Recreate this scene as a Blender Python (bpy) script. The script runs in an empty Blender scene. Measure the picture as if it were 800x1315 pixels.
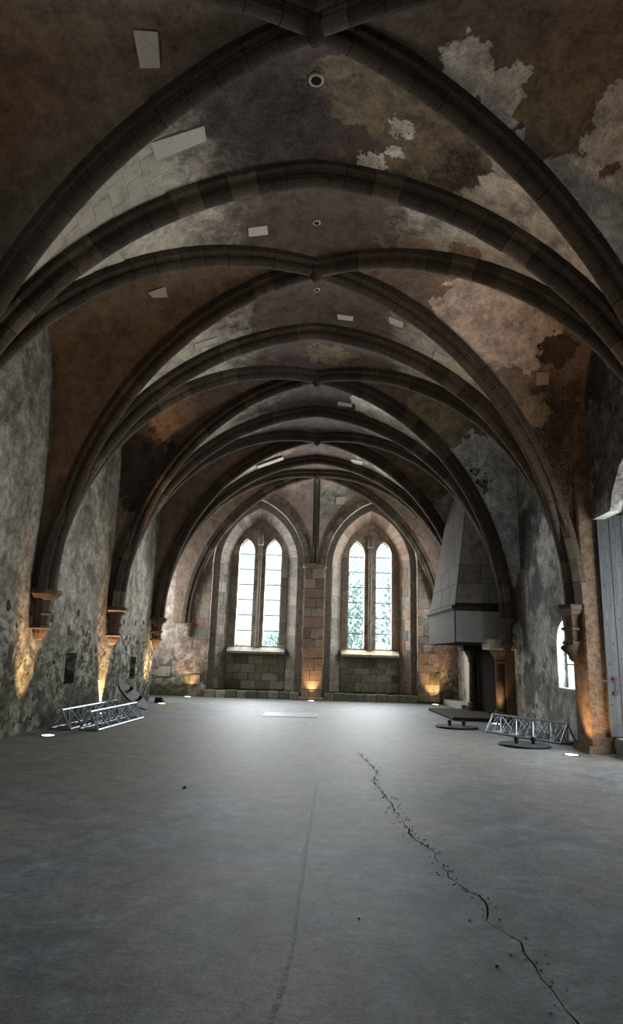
import bpy, bmesh, math, random
from mathutils import Vector, Matrix
from mathutils.geometry import tessellate_polygon
random.seed(7)
SC = bpy.context.scene
COL = SC.collection
PI = math.pi

# ------------------------------------------------------------------ camera
cam_d = bpy.data.cameras.new('camera'); cam = bpy.data.objects.new('camera', cam_d); COL.objects.link(cam)
cam_d.sensor_fit = 'VERTICAL'; cam_d.sensor_height = 36.0
cam_d.lens = 829.76 / 1315.0 * 36.0
cam_d.clip_start = 0.05; cam_d.clip_end = 300
_t, _r, _y = 0.220331, 0.029984, -0.016293
_fw = Vector((math.sin(_y)*math.cos(_t), math.cos(_y)*math.cos(_t), math.sin(_t)))
_rt = Vector((math.cos(_y), -math.sin(_y), 0)); _up = _rt.cross(_fw)
_rt2 = _rt*math.cos(_r) + _up*math.sin(_r); _up2 = _up*math.cos(_r) - _rt*math.sin(_r)
_m = Matrix((_rt2, _up2, -_fw)).transposed().to_4x4(); _m.translation = Vector((0.2125, 0, 1.6))
cam.matrix_world = _m
SC.camera = cam

# ------------------------------------------------------------------ colour management, sky
vs = SC.view_settings
vs.view_transform = 'Standard'; vs.look = 'None'; vs.gamma = 1.0; vs.use_curve_mapping = False
vs.exposure = 0.0
world = bpy.data.worlds.new('overcast_sky'); SC.world = world; world.use_nodes = True
_bg = world.node_tree.nodes['Background']; _bg.inputs[0].default_value = (0.86, 0.95, 1.0, 1); _bg.inputs[1].default_value = 2.4

# ------------------------------------------------------------------ daylight at the seen openings, added fill at unseen ones
def area(name, loc, rot, sx, sy, power, color=(0.93, 0.97, 1.0)):
    l = bpy.data.lights.new(name, 'AREA'); l.shape = 'RECTANGLE'; l.size = sx; l.size_y = sy
    l.energy = power; l.color = color
    o = bpy.data.objects.new(name, l); COL.objects.link(o); o.location = loc; o.rotation_euler = rot
    return o
FW_POW, DOOR_POW, NICHE_POW, NEAR_POW, BACK_POW, END_POW = 340, 330, 110, 52, 12, 220
for _x in (-2.8, -1.7, 1.7, 2.8):     # daylight through the four lancets of the window wall
    area('lancet_daylight', (_x, 26.42, 4.0), (-PI/2, 0, 0), 0.6, 4.0, FW_POW)
area('doorway_daylight', (7.15, 11.0, 2.2), (0, PI/2, 0), 3.6, 1.9, DOOR_POW)
area('side_window_daylight', (5.77, 14.3, 1.9), (0, PI/2, 0), 1.5, 1.1, NICHE_POW)
area('added_near_fill', (6.30, 5.6, 3.0), (0, PI/2, 0), 3.6, 1.8, NEAR_POW)  # added unseen fill for the near floor and left vault haunch
area('added_left_fill', (-6.15, 5.6, 3.0), (0, -PI/2, 0), 3.6, 1.8, NEAR_POW)  # added unseen fill, brightens the right vault haunch
area('added_end_bay_fill', (6.34, 23.9, 4.2), (0, PI/2, 0), 2.8, 1.3, END_POW)  # added behind the hood to light the window wall
area('added_recess_fill', (-7.12, 24.0, 3.4), (0, -PI/2, 0), 2.8, 1.3, END_POW)  # added in the hidden recess, lights the window wall sideways
for _x in (-2.8, -1.7, 1.7, 2.8):     # added fill at unseen lancets behind the camera
    area('added_gable_fill', (_x, -5.95, 4.0), (PI/2, 0, 0), 0.6, 4.0, BACK_POW)

# ------------------------------------------------------------------ main measures (metres)
T = [-5.78, -1.13, 3.525, 8.18, 12.84, 17.49, 22.15]     # transverse arches
HS, HC, W0 = 2.74, 8.32, 5.05                            # springing, crown soffit, springing half width
XL, XR, YF = -5.45, 5.6, 25.5                            # wall faces
OFF = 0.25                                               # web above rib soffit

# ------------------------------------------------------------------ material helpers
class NT:
    def __init__(s, name):
        s.m = bpy.data.materials.new(name); s.m.use_nodes = True
        s.t = s.m.node_tree; s.n = s.t.nodes; s.b = s.n['Principled BSDF']
        s.pos = s.n.new('ShaderNodeNewGeometry').outputs['Position']
    def link(s, a, b): s.t.links.new(a, b)
    def inp(s, node, i, v):
        if hasattr(v, 'is_output'): s.link(v, node.inputs[i])
        else: node.inputs[i].default_value = v
    def noise(s, scale, detail=6, rough=0.6, dist=0.0, vec=None, color=False):
        n = s.n.new('ShaderNodeTexNoise'); n.inputs['Scale'].default_value = scale
        n.inputs['Detail'].default_value = detail; n.inputs['Roughness'].default_value = rough
        n.inputs['Distortion'].default_value = dist
        s.link(vec if vec is not None else s.pos, n.inputs['Vector'])
        return n.outputs['Color' if color else 'Fac']
    def vor(s, scale, feature='F1', vec=None):
        n = s.n.new('ShaderNodeTexVoronoi'); n.feature = feature; n.inputs['Scale'].default_value = scale
        s.link(vec if vec is not None else s.pos, n.inputs['Vector']); return n.outputs['Distance']
    def math(s, op, a, b=0.0, clamp=False):
        n = s.n.new('ShaderNodeMath'); n.operation = op; n.use_clamp = clamp
        s.inp(n, 0, a); s.inp(n, 1, b); return n.outputs[0]
    def maprange(s, v, a, b, c=0.0, d=1.0, smooth=True):
        n = s.n.new('ShaderNodeMapRange'); n.interpolation_type = 'SMOOTHSTEP' if smooth else 'LINEAR'
        s.inp(n, 0, v)
        for i, q in enumerate((a, b, c, d)): n.inputs[i+1].default_value = q
        return n.outputs[0]
    def mix(s, f, a, b, mode='MIX'):
        n = s.n.new('ShaderNodeMix'); n.data_type = 'RGBA'; n.blend_type = mode
        s.inp(n, 0, f)
        for i, v in ((6, a), (7, b)):
            if hasattr(v, 'is_output'): s.link(v, n.inputs[i])
            else: n.inputs[i].default_value = (*v[:3], 1)
        return n.outputs[2]
    def ramp(s, f, stops):
        n = s.n.new('ShaderNodeValToRGB'); e = n.color_ramp.elements
        while len(e) < len(stops): e.new(0.5)
        for el, (p, c) in zip(e, stops): el.position = p; el.color = (*c, 1)
        s.link(f, n.inputs[0]); return n.outputs[0]
    def sep(s):
        n = s.n.new('ShaderNodeSeparateXYZ'); s.link(s.pos, n.inputs[0]); return n.outputs
    def rand(s): return s.n.new('ShaderNodeObjectInfo').outputs['Random']
    def scaled(s, v):
        n = s.n.new('ShaderNodeMapping'); n.inputs['Scale'].default_value = v; s.link(s.pos, n.inputs[0]); return n.outputs[0]
    def blob(s, c, r, amp=0.45, nscale=2.5, soft=0.06):
        """1 inside a ragged patch of radius r round the point c of the surface"""
        d = s.n.new('ShaderNodeVectorMath'); d.operation = 'DISTANCE'; s.link(s.pos, d.inputs[0]); d.inputs[1].default_value = c
        q = s.math('DIVIDE', d.outputs['Value'], r)
        n = s.noise(nscale, 5, 0.6); n = s.math('MULTIPLY', s.math('SUBTRACT', n, 0.5), amp*4)
        return s.maprange(s.math('ADD', q, n), 1.0+soft, 1.0-soft)
    def grime(s, col, scale, lo=0.55, hi=1.35, rough=0.85):
        """grainy brightness variation at every size"""
        n = s.noise(scale, 7, rough); k = s.maprange(n, 0.36, 0.64, lo, hi, False)
        g = s.n.new('ShaderNodeCombineColor'); [s.link(k, g.inputs[i]) for i in range(3)]
        return s.mix(1.0, col, g.outputs[0], 'MULTIPLY'), n
    def finish(s, color, rough=0.85, bump=None, dist=0.02, strength=0.6, metal=0.0, spec=0.3):
        s.inp(s.b, 'Base Color', color if hasattr(color, 'is_output') else (*color, 1))
        s.inp(s.b, 'Roughness', rough); s.b.inputs['Metallic'].default_value = metal
        s.b.inputs['Specular IOR Level'].default_value = spec
        if bump is not None:
            n = s.n.new('ShaderNodeBump'); n.inputs['Strength'].default_value = strength; n.inputs['Distance'].default_value = dist
            s.link(bump, n.inputs['Height']); s.link(n.outputs[0], s.b.inputs['Normal'])
        return s.m

WHITE, TAN, PINK, SOOT, DARK = (0.76, 0.685, 0.58), (0.25, 0.19, 0.125), (0.34, 0.23, 0.17), (0.040, 0.033, 0.028), (0.075, 0.062, 0.058)
def web_material(name, low, crown, x0, x1, blobs=(), speck=0.6, mold=None, dark=(0.10, 0.078, 0.07)):
    t = NT(name); sp_ = t.sep(); ax = t.math('ABSOLUTE', sp_[0])
    big = t.noise(0.9, 5, 0.65, 0.3); fine = t.noise(26.0, 4, 0.75); md = t.noise(3.0, 7, 0.78, 0.4)
    shape = {2: t.noise(2.2, 6, 0.62), 5: t.noise(5.0, 6, 0.62), 12: t.noise(9.0, 5, 0.6)}
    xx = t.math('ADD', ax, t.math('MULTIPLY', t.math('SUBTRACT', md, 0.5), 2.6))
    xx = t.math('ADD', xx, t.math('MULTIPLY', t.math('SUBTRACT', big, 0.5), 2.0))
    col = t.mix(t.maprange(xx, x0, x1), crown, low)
    col = t.mix(t.maprange(md, 0.54, 0.74, 0, 0.6), col, dark)
    h = t.math('ADD', t.math('MULTIPLY', fine, 0.45), t.math('MULTIPLY', md, 0.6))
    for c, r, color, amp, ns in blobs:
        d = t.n.new('ShaderNodeVectorMath'); d.operation = 'DISTANCE'; t.link(t.pos, d.inputs[0]); d.inputs[1].default_value = c
        q = t.math('ADD', t.math('DIVIDE', d.outputs['Value'], r), t.math('MULTIPLY', t.math('SUBTRACT', shape[ns], 0.5), amp*4))
        b = t.maprange(q, 1.05, 0.97) if color not in (DARK, SOOT) else t.math('MULTIPLY', t.maprange(q, 1.3, 0.5), t.maprange(fine, 0.36, 0.56, 0.35, 1.0))
        cc = t.mix(t.maprange(md, 0.38, 0.62), color, [v*0.55 for v in color]); cc = t.mix(t.maprange(big, 0.4, 0.6, 0, 0.4), cc, [v*1.25 for v in color])
        col = t.mix(b, col, cc); h = t.math('ADD', h, t.math('MULTIPLY', b, 0.7 if sum(color) > 0.6 else -0.4))
    if mold:
        for c, r in mold:
            d = t.n.new('ShaderNodeVectorMath'); d.operation = 'DISTANCE'; t.link(t.pos, d.inputs[0]); d.inputs[1].default_value = c
            near = t.maprange(t.math('DIVIDE', d.outputs['Value'], r), 1.0, 0.2)
            k = t.maprange(t.math('ADD', t.noise(6.5, 5, 0.72), t.math('MULTIPLY', near, 0.14)), 0.60, 0.65)
            col = t.mix(t.math('MULTIPLY', k, near), col, (0.015, 0.014, 0.012))
    col, gn = t.grime(col, 2.6, 0.50, 1.38, 0.88)
    col = t.mix(t.maprange(fine, 0.56, 0.68, 0, speck*0.7), col, [v*0.45 for v in dark])
    h = t.math('ADD', h, gn)
    return t.finish(col, 0.92, h, 0.02, 0.6, spec=0.12)

def wall_material(name, light, mid, dark, hole, z_hole, moss=None, hscale=4.2, stain=None):
    t = NT(name); z = t.sep()[2]
    big = t.noise(0.7, 5, 0.7, 0.5); md = t.noise(2.2, 7, 0.8, 0.3); sm = t.noise(7.5, 5, 0.72, 0.3); fine = t.noise(24, 4, 0.75)
    col = t.ramp(md, [(0.33, dark), (0.47, mid), (0.64, light)])
    col = t.mix(t.maprange(big, 0.46, 0.62, 0, 0.6), col, dark)
    col = t.mix(t.maprange(sm, 0.50, 0.66, 0, 0.55), col, [c*0.55 for c in mid])
    col = t.grime(col, 3.4, 0.55, 1.40, 0.88)[0]
    hz = t.maprange(t.math('ADD', z, t.math('MULTIPLY', t.math('SUBTRACT', big, 0.5), 3.0)), z_hole[1], z_hole[0])
    v = t.noise(hscale, 4, 0.62, 0.25, vec=t.scaled((1, 0.8, 1.2)))
    hmask = t.maprange(t.math('ADD', v, t.math('MULTIPLY', hz, 0.16)), 0.665, 0.705)
    hmask = t.math('MULTIPLY', hmask, hz)
    col = t.mix(t.math('MULTIPLY', hmask, 0.8), col, hole)
    if moss:
        mm = t.math('MULTIPLY', t.maprange(t.math('ADD', z, t.math('MULTIPLY', t.math('SUBTRACT', md, 0.5), 3.0)), moss[2], moss[1]), t.maprange(big, 0.35, 0.6, 0.35, 0.9))
        col = t.mix(mm, col, moss[0])
    if stain:
        for c, r, color in stain:
            k = t.math('MULTIPLY', t.blob(c, r, 0.6, 1.6, 0.25), t.maprange(sm, 0.30, 0.55, 1.0, 0.72))
            col = t.mix(k, col, color)
    col = t.mix(t.maprange(fine, 0.52, 0.70, 0, 0.5), col, [c*0.6 for c in dark])
    h = t.math('SUBTRACT', t.math('ADD', t.math('MULTIPLY', fine, 0.3), t.math('ADD', t.math('MULTIPLY', sm, 0.6), md)), t.math('MULTIPLY', hmask, 0.8))
    return t.finish(col, 0.95, h, 0.03, 0.7, spec=0.06)

def stone_material(name, cols, rough=0.85, var=0.35, nscale=5.0, dirt=(0.02, 0.018, 0.016), dirt_amt=0.6, metal=0.0, spec=0.06):
    t = NT(name); r = t.rand(); n = len(cols)
    col = t.ramp(r, [(i/(n-1) if n > 1 else 0, c) for i, c in enumerate(cols)])
    a = t.noise(nscale, 5, 0.7); f = t.noise(22, 4, 0.75)
    col = t.mix(t.math('MULTIPLY', t.maprange(a, 0.45, 0.72), dirt_amt), col, dirt)
    col = t.mix(t.math('MULTIPLY', t.maprange(f, 0.35, 0.75), var), col, [min(1, c*1.6) for c in cols[-1]])
    return t.finish(col, rough, t.math('ADD', a, t.math('MULTIPLY', f, 0.5)), 0.015, 0.6, metal, spec=spec)

def plain_material(name, color, rough=0.5, metal=0.0, var=0.25, nscale=12):
    t = NT(name); a = t.noise(nscale, 5, 0.6)
    col = t.mix(t.maprange(a, 0.35, 0.7, 0, var), color, [c*0.4 for c in color])
    return t.finish(col, rough, a, 0.004, 0.3, metal, spec=0.5 if metal else 0.3)

def emit_material(name, color, strength):
    t = NT(name); t.b.inputs['Emission Color'].default_value = (*color, 1); t.b.inputs['Emission Strength'].default_value = strength
    return t.finish((0.8, 0.7, 0.5), 0.3)

M = {}
WHITE, TAN, PINK, SOOT, DARK = (0.76, 0.685, 0.58), (0.25, 0.19, 0.125), (0.34, 0.23, 0.17), (0.040, 0.033, 0.028), (0.075, 0.062, 0.058)
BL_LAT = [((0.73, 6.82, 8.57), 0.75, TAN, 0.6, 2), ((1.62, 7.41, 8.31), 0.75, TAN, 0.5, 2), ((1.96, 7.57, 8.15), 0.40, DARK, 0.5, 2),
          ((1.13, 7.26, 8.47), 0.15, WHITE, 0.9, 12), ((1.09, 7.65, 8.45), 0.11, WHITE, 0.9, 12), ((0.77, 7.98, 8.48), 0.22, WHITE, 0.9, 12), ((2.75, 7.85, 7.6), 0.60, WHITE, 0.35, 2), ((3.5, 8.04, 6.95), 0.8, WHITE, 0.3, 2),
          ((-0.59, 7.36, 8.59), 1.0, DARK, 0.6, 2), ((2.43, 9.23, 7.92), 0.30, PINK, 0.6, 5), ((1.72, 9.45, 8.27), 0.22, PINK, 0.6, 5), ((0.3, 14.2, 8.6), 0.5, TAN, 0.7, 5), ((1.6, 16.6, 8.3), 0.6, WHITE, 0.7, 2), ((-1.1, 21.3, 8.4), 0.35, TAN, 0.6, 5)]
BL_SIDE = [((3.79, 6.94, 8.22), 0.48, WHITE, 0.45, 2), ((1.80, 6.35, 8.50), 0.36, WHITE, 0.5, 2), ((2.33, 6.63, 8.35), 0.36, WHITE, 0.5, 2), ((2.75, 7.0, 8.0), 0.30, WHITE, 0.5, 2), ((3.28, 7.32, 7.4), 0.60, WHITE, 0.4, 2), ((4.05, 7.55, 7.3), 0.7, WHITE, 0.4, 2),
           ((3.0, 6.7, 8.25), 0.5, TAN, 0.5, 2), ((3.56, 11.49, 8.29), 1.25, (0.58, 0.46, 0.38), 0.5, 2), ((4.3, 11.9, 7.9), 0.6, (0.60, 0.48, 0.40), 0.5, 2), ((4.88, 12.10, 7.80), 0.36, (0.09, 0.06, 0.045), 0.6, 5),
           ((4.73, 12.66, 5.40), 1.2, SOOT, 0.5, 2), ((5.07, 12.61, 6.60), 0.8, SOOT, 0.5, 2), ((4.5, 12.5, 6.6), 0.35, TAN, 0.6, 5),
           ((4.6, 17.15, 6.0), 1.7, (0.74, 0.74, 0.69), 0.4, 2), ((4.9, 17.3, 4.6), 1.0, (0.60, 0.62, 0.61), 0.4, 2), ((3.22, 16.42, 7.89), 0.85, (0.34, 0.27, 0.17), 0.5, 2), ((4.98, 21.97, 5.76), 1.6, (0.5, 0.49, 0.44), 0.4, 2),
           ((-4.7, 17.2, 6.3), 1.2, (0.10, 0.07, 0.055), 0.6, 2)]
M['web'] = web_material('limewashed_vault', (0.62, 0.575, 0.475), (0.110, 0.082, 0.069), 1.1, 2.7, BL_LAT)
M['web_side'] = web_material('brown_vault_plaster', (0.205, 0.148, 0.110), (0.15, 0.110, 0.086), 0.8, 3.0, BL_SIDE, 0.7, [((4.35, 17.0, 6.4), 1.0)], dark=(0.10, 0.068, 0.052))
M['web_end'] = web_material('pink_end_plaster', (0.34, 0.26, 0.215), (0.36, 0.28, 0.24), 0.2, 2.0, [((0.9, 25.0, 7.6), 0.8, (0.36, 0.34, 0.28), 0.4, 2)], 0.6, dark=(0.13, 0.09, 0.075))
M['wall_left'] = wall_material('grey_green_wall_plaster', (0.44, 0.41, 0.34), (0.26, 0.24, 0.19), (0.07, 0.064, 0.048), (0.028, 0.027, 0.02), (1.4, 3.2), ((0.045, 0.052, 0.033), 0.2, 2.2))
M['wall_right'] = wall_material('blue_grey_wall_plaster', (0.64, 0.64, 0.61), (0.40, 0.40, 0.375), (0.07, 0.067, 0.06), (0.06, 0.056, 0.05), (-2, 0.3), None, stain=[((5.6, 16.7, 4.7), 0.8, (0.05, 0.052, 0.055)), ((5.6, 15.7, 5.6), 0.7, (0.055, 0.055, 0.055)), ((5.6, 16.3, 3.3), 0.55, (0.09, 0.092, 0.095)), ((5.6, 17.0, 1.0), 0.6, (0.06, 0.06, 0.058)), ((5.6, 23.6, 1.3), 1.7, (0.50, 0.43, 0.37)), ((5.6, 11.8, 6.0), 1.5, (0.03, 0.027, 0.024)), ((5.6, 12.2, 7.4), 0.9, (0.04, 0.036, 0.032))])
M['wall_far'] = wall_material('ashlar_mortar', (0.52, 0.44, 0.36), (0.36, 0.30, 0.24), (0.14, 0.11, 0.09), (0.10, 0.085, 0.065), (0.8, 2.2), ((0.045, 0.055, 0.02), 0.1, 1.3))
M['rib'] = stone_material('rib_stone', [(0.040, 0.031, 0.024), (0.062, 0.046, 0.034), (0.045, 0.035, 0.027), (0.055, 0.042, 0.031), (0.11, 0.085, 0.06)], dirt_amt=0.8, var=0.25)
M['ashlar'] = stone_material('red_brown_ashlar', [(0.22, 0.15, 0.11), (0.32, 0.20, 0.145), (0.15, 0.115, 0.09), (0.36, 0.27, 0.20), (0.25, 0.22, 0.17)], dirt_amt=0.55)
M['ashlar_grey'] = stone_material('grey_ashlar', [(0.15, 0.135, 0.115), (0.25, 0.225, 0.19), (0.11, 0.10, 0.088), (0.30, 0.275, 0.235)], dirt_amt=0.7)
M['ashlar_moss'] = stone_material('mossy_ashlar', [(0.09, 0.095, 0.05), (0.24, 0.22, 0.17), (0.06, 0.068, 0.035), (0.34, 0.31, 0.24)], dirt=(0.02, 0.028, 0.008), dirt_amt=0.8)
M['rubble'] = stone_material('dark_rubble', [(0.040, 0.036, 0.028), (0.06, 0.048, 0.034), (0.028, 0.027, 0.021)], dirt_amt=0.6)
M['block'] = stone_material('web_blocks', [(0.48, 0.45, 0.385), (0.54, 0.505, 0.43), (0.43, 0.40, 0.34)], dirt=(0.10, 0.085, 0.075), dirt_amt=0.55)
M['patch'] = stone_material('pale_repair_plaster', [(0.50, 0.46, 0.40), (0.54, 0.50, 0.445)], dirt=(0.4, 0.36, 0.3), dirt_amt=0.4)
M['patch_brown'] = stone_material('tan_repair_plaster', [(0.30, 0.24, 0.19), (0.31, 0.25, 0.2)], dirt=(0.2, 0.16, 0.12), dirt_amt=0.4)
M['corbel'] = stone_material('corbel_stone', [(0.075, 0.055, 0.039), (0.095, 0.07, 0.05)], dirt_amt=0.5)
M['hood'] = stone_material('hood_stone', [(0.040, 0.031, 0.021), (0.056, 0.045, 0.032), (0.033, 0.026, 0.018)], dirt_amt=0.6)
M['hood_lit'] = stone_material('lit_side_hood_stone', [(0.20, 0.185, 0.155), (0.26, 0.24, 0.205), (0.17, 0.155, 0.13)], dirt_amt=0.6)  # door-side light put into a paler copy of the hood stone
M['bracket'] = stone_material('pale_bracket_stone', [(0.44, 0.425, 0.385), (0.46, 0.445, 0.40)], dirt=(0.2, 0.19, 0.17), dirt_amt=0.4)
M['hood_grey'] = stone_material('smooth_grey_stone', [(0.30, 0.305, 0.30), (0.33, 0.335, 0.33)], dirt=(0.14, 0.14, 0.138), dirt_amt=0.5)
M['soot'] = NT('sooty_stone').finish((0.022, 0.019, 0.017), 1.0, spec=0.0)
M['pier'] = wall_material('warm_pier_plaster', (0.16, 0.112, 0.077), (0.11, 0.075, 0.05), (0.05, 0.034, 0.023), (0.05, 0.035, 0.025), (-3, -2), None, 4.5)
M['reveal'] = wall_material('pale_reveal_plaster', (0.36, 0.355, 0.33), (0.28, 0.275, 0.255), (0.16, 0.155, 0.14), (0.2, 0.2, 0.18), (-2, -1), None)
M['sill'] = stone_material('pale_sill_stone', [(0.24, 0.24, 0.225), (0.28, 0.28, 0.265)], dirt_amt=0.6)
M['alu'] = plain_material('aluminium_tube', (0.38, 0.42, 0.46), 0.42, 1.0, 0.3, 6)
M['black'] = plain_material('black_steel', (0.016, 0.017, 0.019), 0.75, 0.0)
M['iron'] = plain_material('wrought_iron', (0.03, 0.027, 0.026), 0.6, 0.3)
M['red_iron'] = plain_material('rust_red_iron', (0.06, 0.016, 0.013), 0.7, 0.0)
M['lens'] = emit_material('uplight_lens', (1.0, 0.80, 0.50), 9.0)
M['lead'] = plain_material('lead_came', (0.07, 0.08, 0.085), 0.6, 0.0)
M['bark'] = plain_material('bark', (0.09, 0.07, 0.05), 0.9)

def door_material():
    t = NT('weathered_door_planks'); r = t.rand()
    g = t.noise(3.0, 8, 0.7, 0.2, vec=t.scaled((9, 9, 0.55))); f = t.noise(4, 6, 0.6)
    col = t.ramp(g, [(0.3, (0.02, 0.022, 0.024)), (0.52, (0.043, 0.048, 0.053)), (0.75, (0.085, 0.093, 0.102))])
    col = t.mix(t.maprange(f, 0.5, 0.75, 0, 0.5), col, (0.032, 0.027, 0.022))
    col = t.mix(t.math('MULTIPLY', r, 0.35), col, (0.036, 0.039, 0.042))
    return t.finish(col, 0.75, g, 0.01, 0.5)
M['door'] = door_material()

def floor_material():
    t = NT('worn_concrete')
    big = t.noise(0.40, 5, 0.65, 0.5); md = t.noise(1.3, 7, 0.78, 0.5); sm = t.noise(6.0, 6, 0.8, 0.3); fine = t.noise(20, 5, 0.8); gr = t.noise(48, 4, 0.8)
    col = t.ramp(md, [(0.36, (0.050, 0.061, 0.068)), (0.49, (0.100, 0.117, 0.126)), (0.62, (0.172, 0.193, 0.202))])
    col = t.mix(t.maprange(big, 0.44, 0.60, 0, 0.75), col, (0.150, 0.132, 0.102))
    col = t.mix(t.maprange(sm, 0.52, 0.66, 0, 0.55), col, (0.075, 0.080, 0.082))
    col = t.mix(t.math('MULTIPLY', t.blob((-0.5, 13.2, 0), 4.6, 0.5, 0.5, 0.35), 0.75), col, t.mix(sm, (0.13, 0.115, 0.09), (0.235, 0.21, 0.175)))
    st = t.maprange(t.noise(1.6, 4, 0.55, 0.9, vec=t.scaled((0.8, 1.2, 1))), 0.64, 0.69, 0, 0.6)
    col = t.mix(st, col, (0.055, 0.060, 0.066))
    col = t.mix(t.maprange(fine, 0.48, 0.62, 0, 0.6), col, (0.050, 0.053, 0.052))
    col = t.mix(t.maprange(gr, 0.52, 0.64, 0, 0.55), col, (0.205, 0.218, 0.218))
    col = t.grime(col, 4.0, 0.55, 1.45, 0.9)[0]
    h = t.math('ADD', t.math('MULTIPLY', fine, 0.8), t.math('ADD', t.math('MULTIPLY', gr, 0.4), t.math('MULTIPLY', sm, 0.5)))
    return t.finish(col, 0.66, h, 0.006, 0.6, spec=0.48)
M['floor'] = floor_material()
M['groove'] = stone_material('groove_mortar', [(0.060, 0.065, 0.067), (0.068, 0.073, 0.075)], nscale=9, dirt=(0.028, 0.03, 0.03), dirt_amt=0.8, var=0.4, rough=0.66, spec=0.45)
M['slab'] = stone_material('pale_floor_slab', [(0.42, 0.45, 0.48), (0.44, 0.47, 0.50)], dirt=(0.3, 0.32, 0.34), rough=0.5, dirt_amt=0.3)
M['crack'] = plain_material('crack_earth', (0.05, 0.045, 0.04), 0.95)
def grass_material():
    t = NT('meadow_grass'); n = t.noise(3, 8, 0.7)
    return t.finish(t.ramp(n, [(0.3, (0.05, 0.11, 0.03)), (0.7, (0.13, 0.22, 0.06))]), 0.9, n)
M['grass'] = grass_material()
def leaf_material():
    t = NT('tree_leaves'); n = t.noise(2.5, 5, 0.7)
    col = t.ramp(n, [(0.3, (0.34, 0.50, 0.46)), (0.55, (0.52, 0.70, 0.64)), (0.75, (0.70, 0.84, 0.78))])
    m = t.finish(col, 0.55, spec=0.4)
    tr = t.n.new('ShaderNodeBsdfTranslucent'); t.link(col, tr.inputs[0])
    mx = t.n.new('ShaderNodeMixShader'); mx.inputs[0].default_value = 0.5
    out = t.n['Material Output']; t.link(t.b.outputs[0], mx.inputs[1]); t.link(tr.outputs[0], mx.inputs[2]); t.link(mx.outputs[0], out.inputs[0])
    return m
M['leaf'] = leaf_material()
def glass_material(name, tint, gloss):
    t = NT(name); tr = t.n.new('ShaderNodeBsdfTransparent'); gl = t.n.new('ShaderNodeBsdfGlossy')
    n = t.noise(4.0, 4, 0.6); c = t.mix(t.maprange(n, 0.3, 0.7), tint, [q*0.88 for q in tint])
    t.link(c, tr.inputs[0]); gl.inputs['Roughness'].default_value = 0.12
    mx = t.n.new('ShaderNodeMixShader'); mx.inputs[0].default_value = gloss
    t.link(tr.outputs[0], mx.inputs[1]); t.link(gl.outputs[0], mx.inputs[2]); t.link(mx.outputs[0], t.n['Material Output'].inputs[0])
    return t.m
M['glass'] = glass_material('old_window_glass', (0.90, 0.98, 0.98), 0.06)

# ------------------------------------------------------------------ object helpers
def put(name, me, parent=None, mat=None, matrix=None):
    o = bpy.data.objects.new(name, me); COL.objects.link(o)
    if mat is not None and not me.materials: me.materials.append(M[mat])
    if parent is not None: o.parent = parent
    if matrix is not None: o.matrix_local = matrix
    return o
def mesh(name, v, f, smooth=False):
    me = bpy.data.meshes.new(name); me.from_pydata([tuple(p) for p in v], [], f); me.validate(); me.update()
    if smooth: me.polygons.foreach_set('use_smooth', [True]*len(me.polygons))
    return me
def obj(name, v, f, mat, parent=None, smooth=False, loc=None):
    o = put(name, mesh(name, v, f, smooth), parent, mat)
    if loc is not None: o.location = loc
    return o
def tag(o, label=None, cat=None, group=None, kind=None):
    if label: o['label'] = label
    if cat: o['category'] = cat
    if group: o['group'] = group
    if kind: o['kind'] = kind
    return o
def empty(name, loc=(0, 0, 0), rz=0.0):
    o = bpy.data.objects.new(name, None); COL.objects.link(o); o.location = loc; o.rotation_euler = (0, 0, rz); o.empty_display_size = 0.2
    return o
def recalc(me):
    b = bmesh.new(); b.from_mesh(me); bmesh.ops.recalc_face_normals(b, faces=b.faces); b.to_mesh(me); b.free(); return me
def bevel(me, w, seg=1):
    b = bmesh.new(); b.from_mesh(me); bmesh.ops.recalc_face_normals(b, faces=b.faces)
    bmesh.ops.bevel(b, geom=[e for e in b.edges if e.calc_face_angle(0) > 0.5], offset=w, segments=seg, affect='EDGES', clamp_overlap=True)
    b.to_mesh(me); b.free(); return me
def box_vf(x0, x1, y0, y1, z0, z1):
    v = [(x, y, z) for z in (z0, z1) for y in (y0, y1) for x in (x0, x1)]
    f = [(0, 2, 3, 1), (4, 5, 7, 6), (0, 1, 5, 4), (2, 6, 7, 3), (0, 4, 6, 2), (1, 3, 7, 5)]
    return v, f
def box(name, x0, x1, y0, y1, z0, z1, mat, parent=None, bev=0.0, rel=None):
    if rel is not None: x0 -= rel[0]; x1 -= rel[0]; y0 -= rel[1]; y1 -= rel[1]; z0 -= rel[2]; z1 -= rel[2]
    v, f = box_vf(x0, x1, y0, y1, z0, z1); me = mesh(name, v, f)
    if bev: bevel(me, bev)
    return put(name, me, parent, mat)
def plate(name, outer, holes, d0, d1, to3, mat, parent=None, reveal=True):
    """flat slab with holes: 2-D outlines (a,b), depth d0..d1, to3(a,b,d) -> 3-D"""
    loops = [outer] + holes; flat = [p for l in loops for p in l]; n = len(flat)
    tris = tessellate_polygon([[Vector((a, b, 0)) for a, b in l] for l in loops])
    v = [to3(a, b, d0) for a, b in flat] + [to3(a, b, d1) for a, b in flat]
    f = [tuple(t) for t in tris] + [tuple(i+n for i in t) for t in tris]
    s = 0
    for l in loops:
        k = len(l)
        for i in range(k): f.append((s+i, s+(i+1) % k, n+s+(i+1) % k, n+s+i))
        s += k
    me = recalc(mesh(name, v, f)); return put(name, me, parent, mat)
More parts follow.
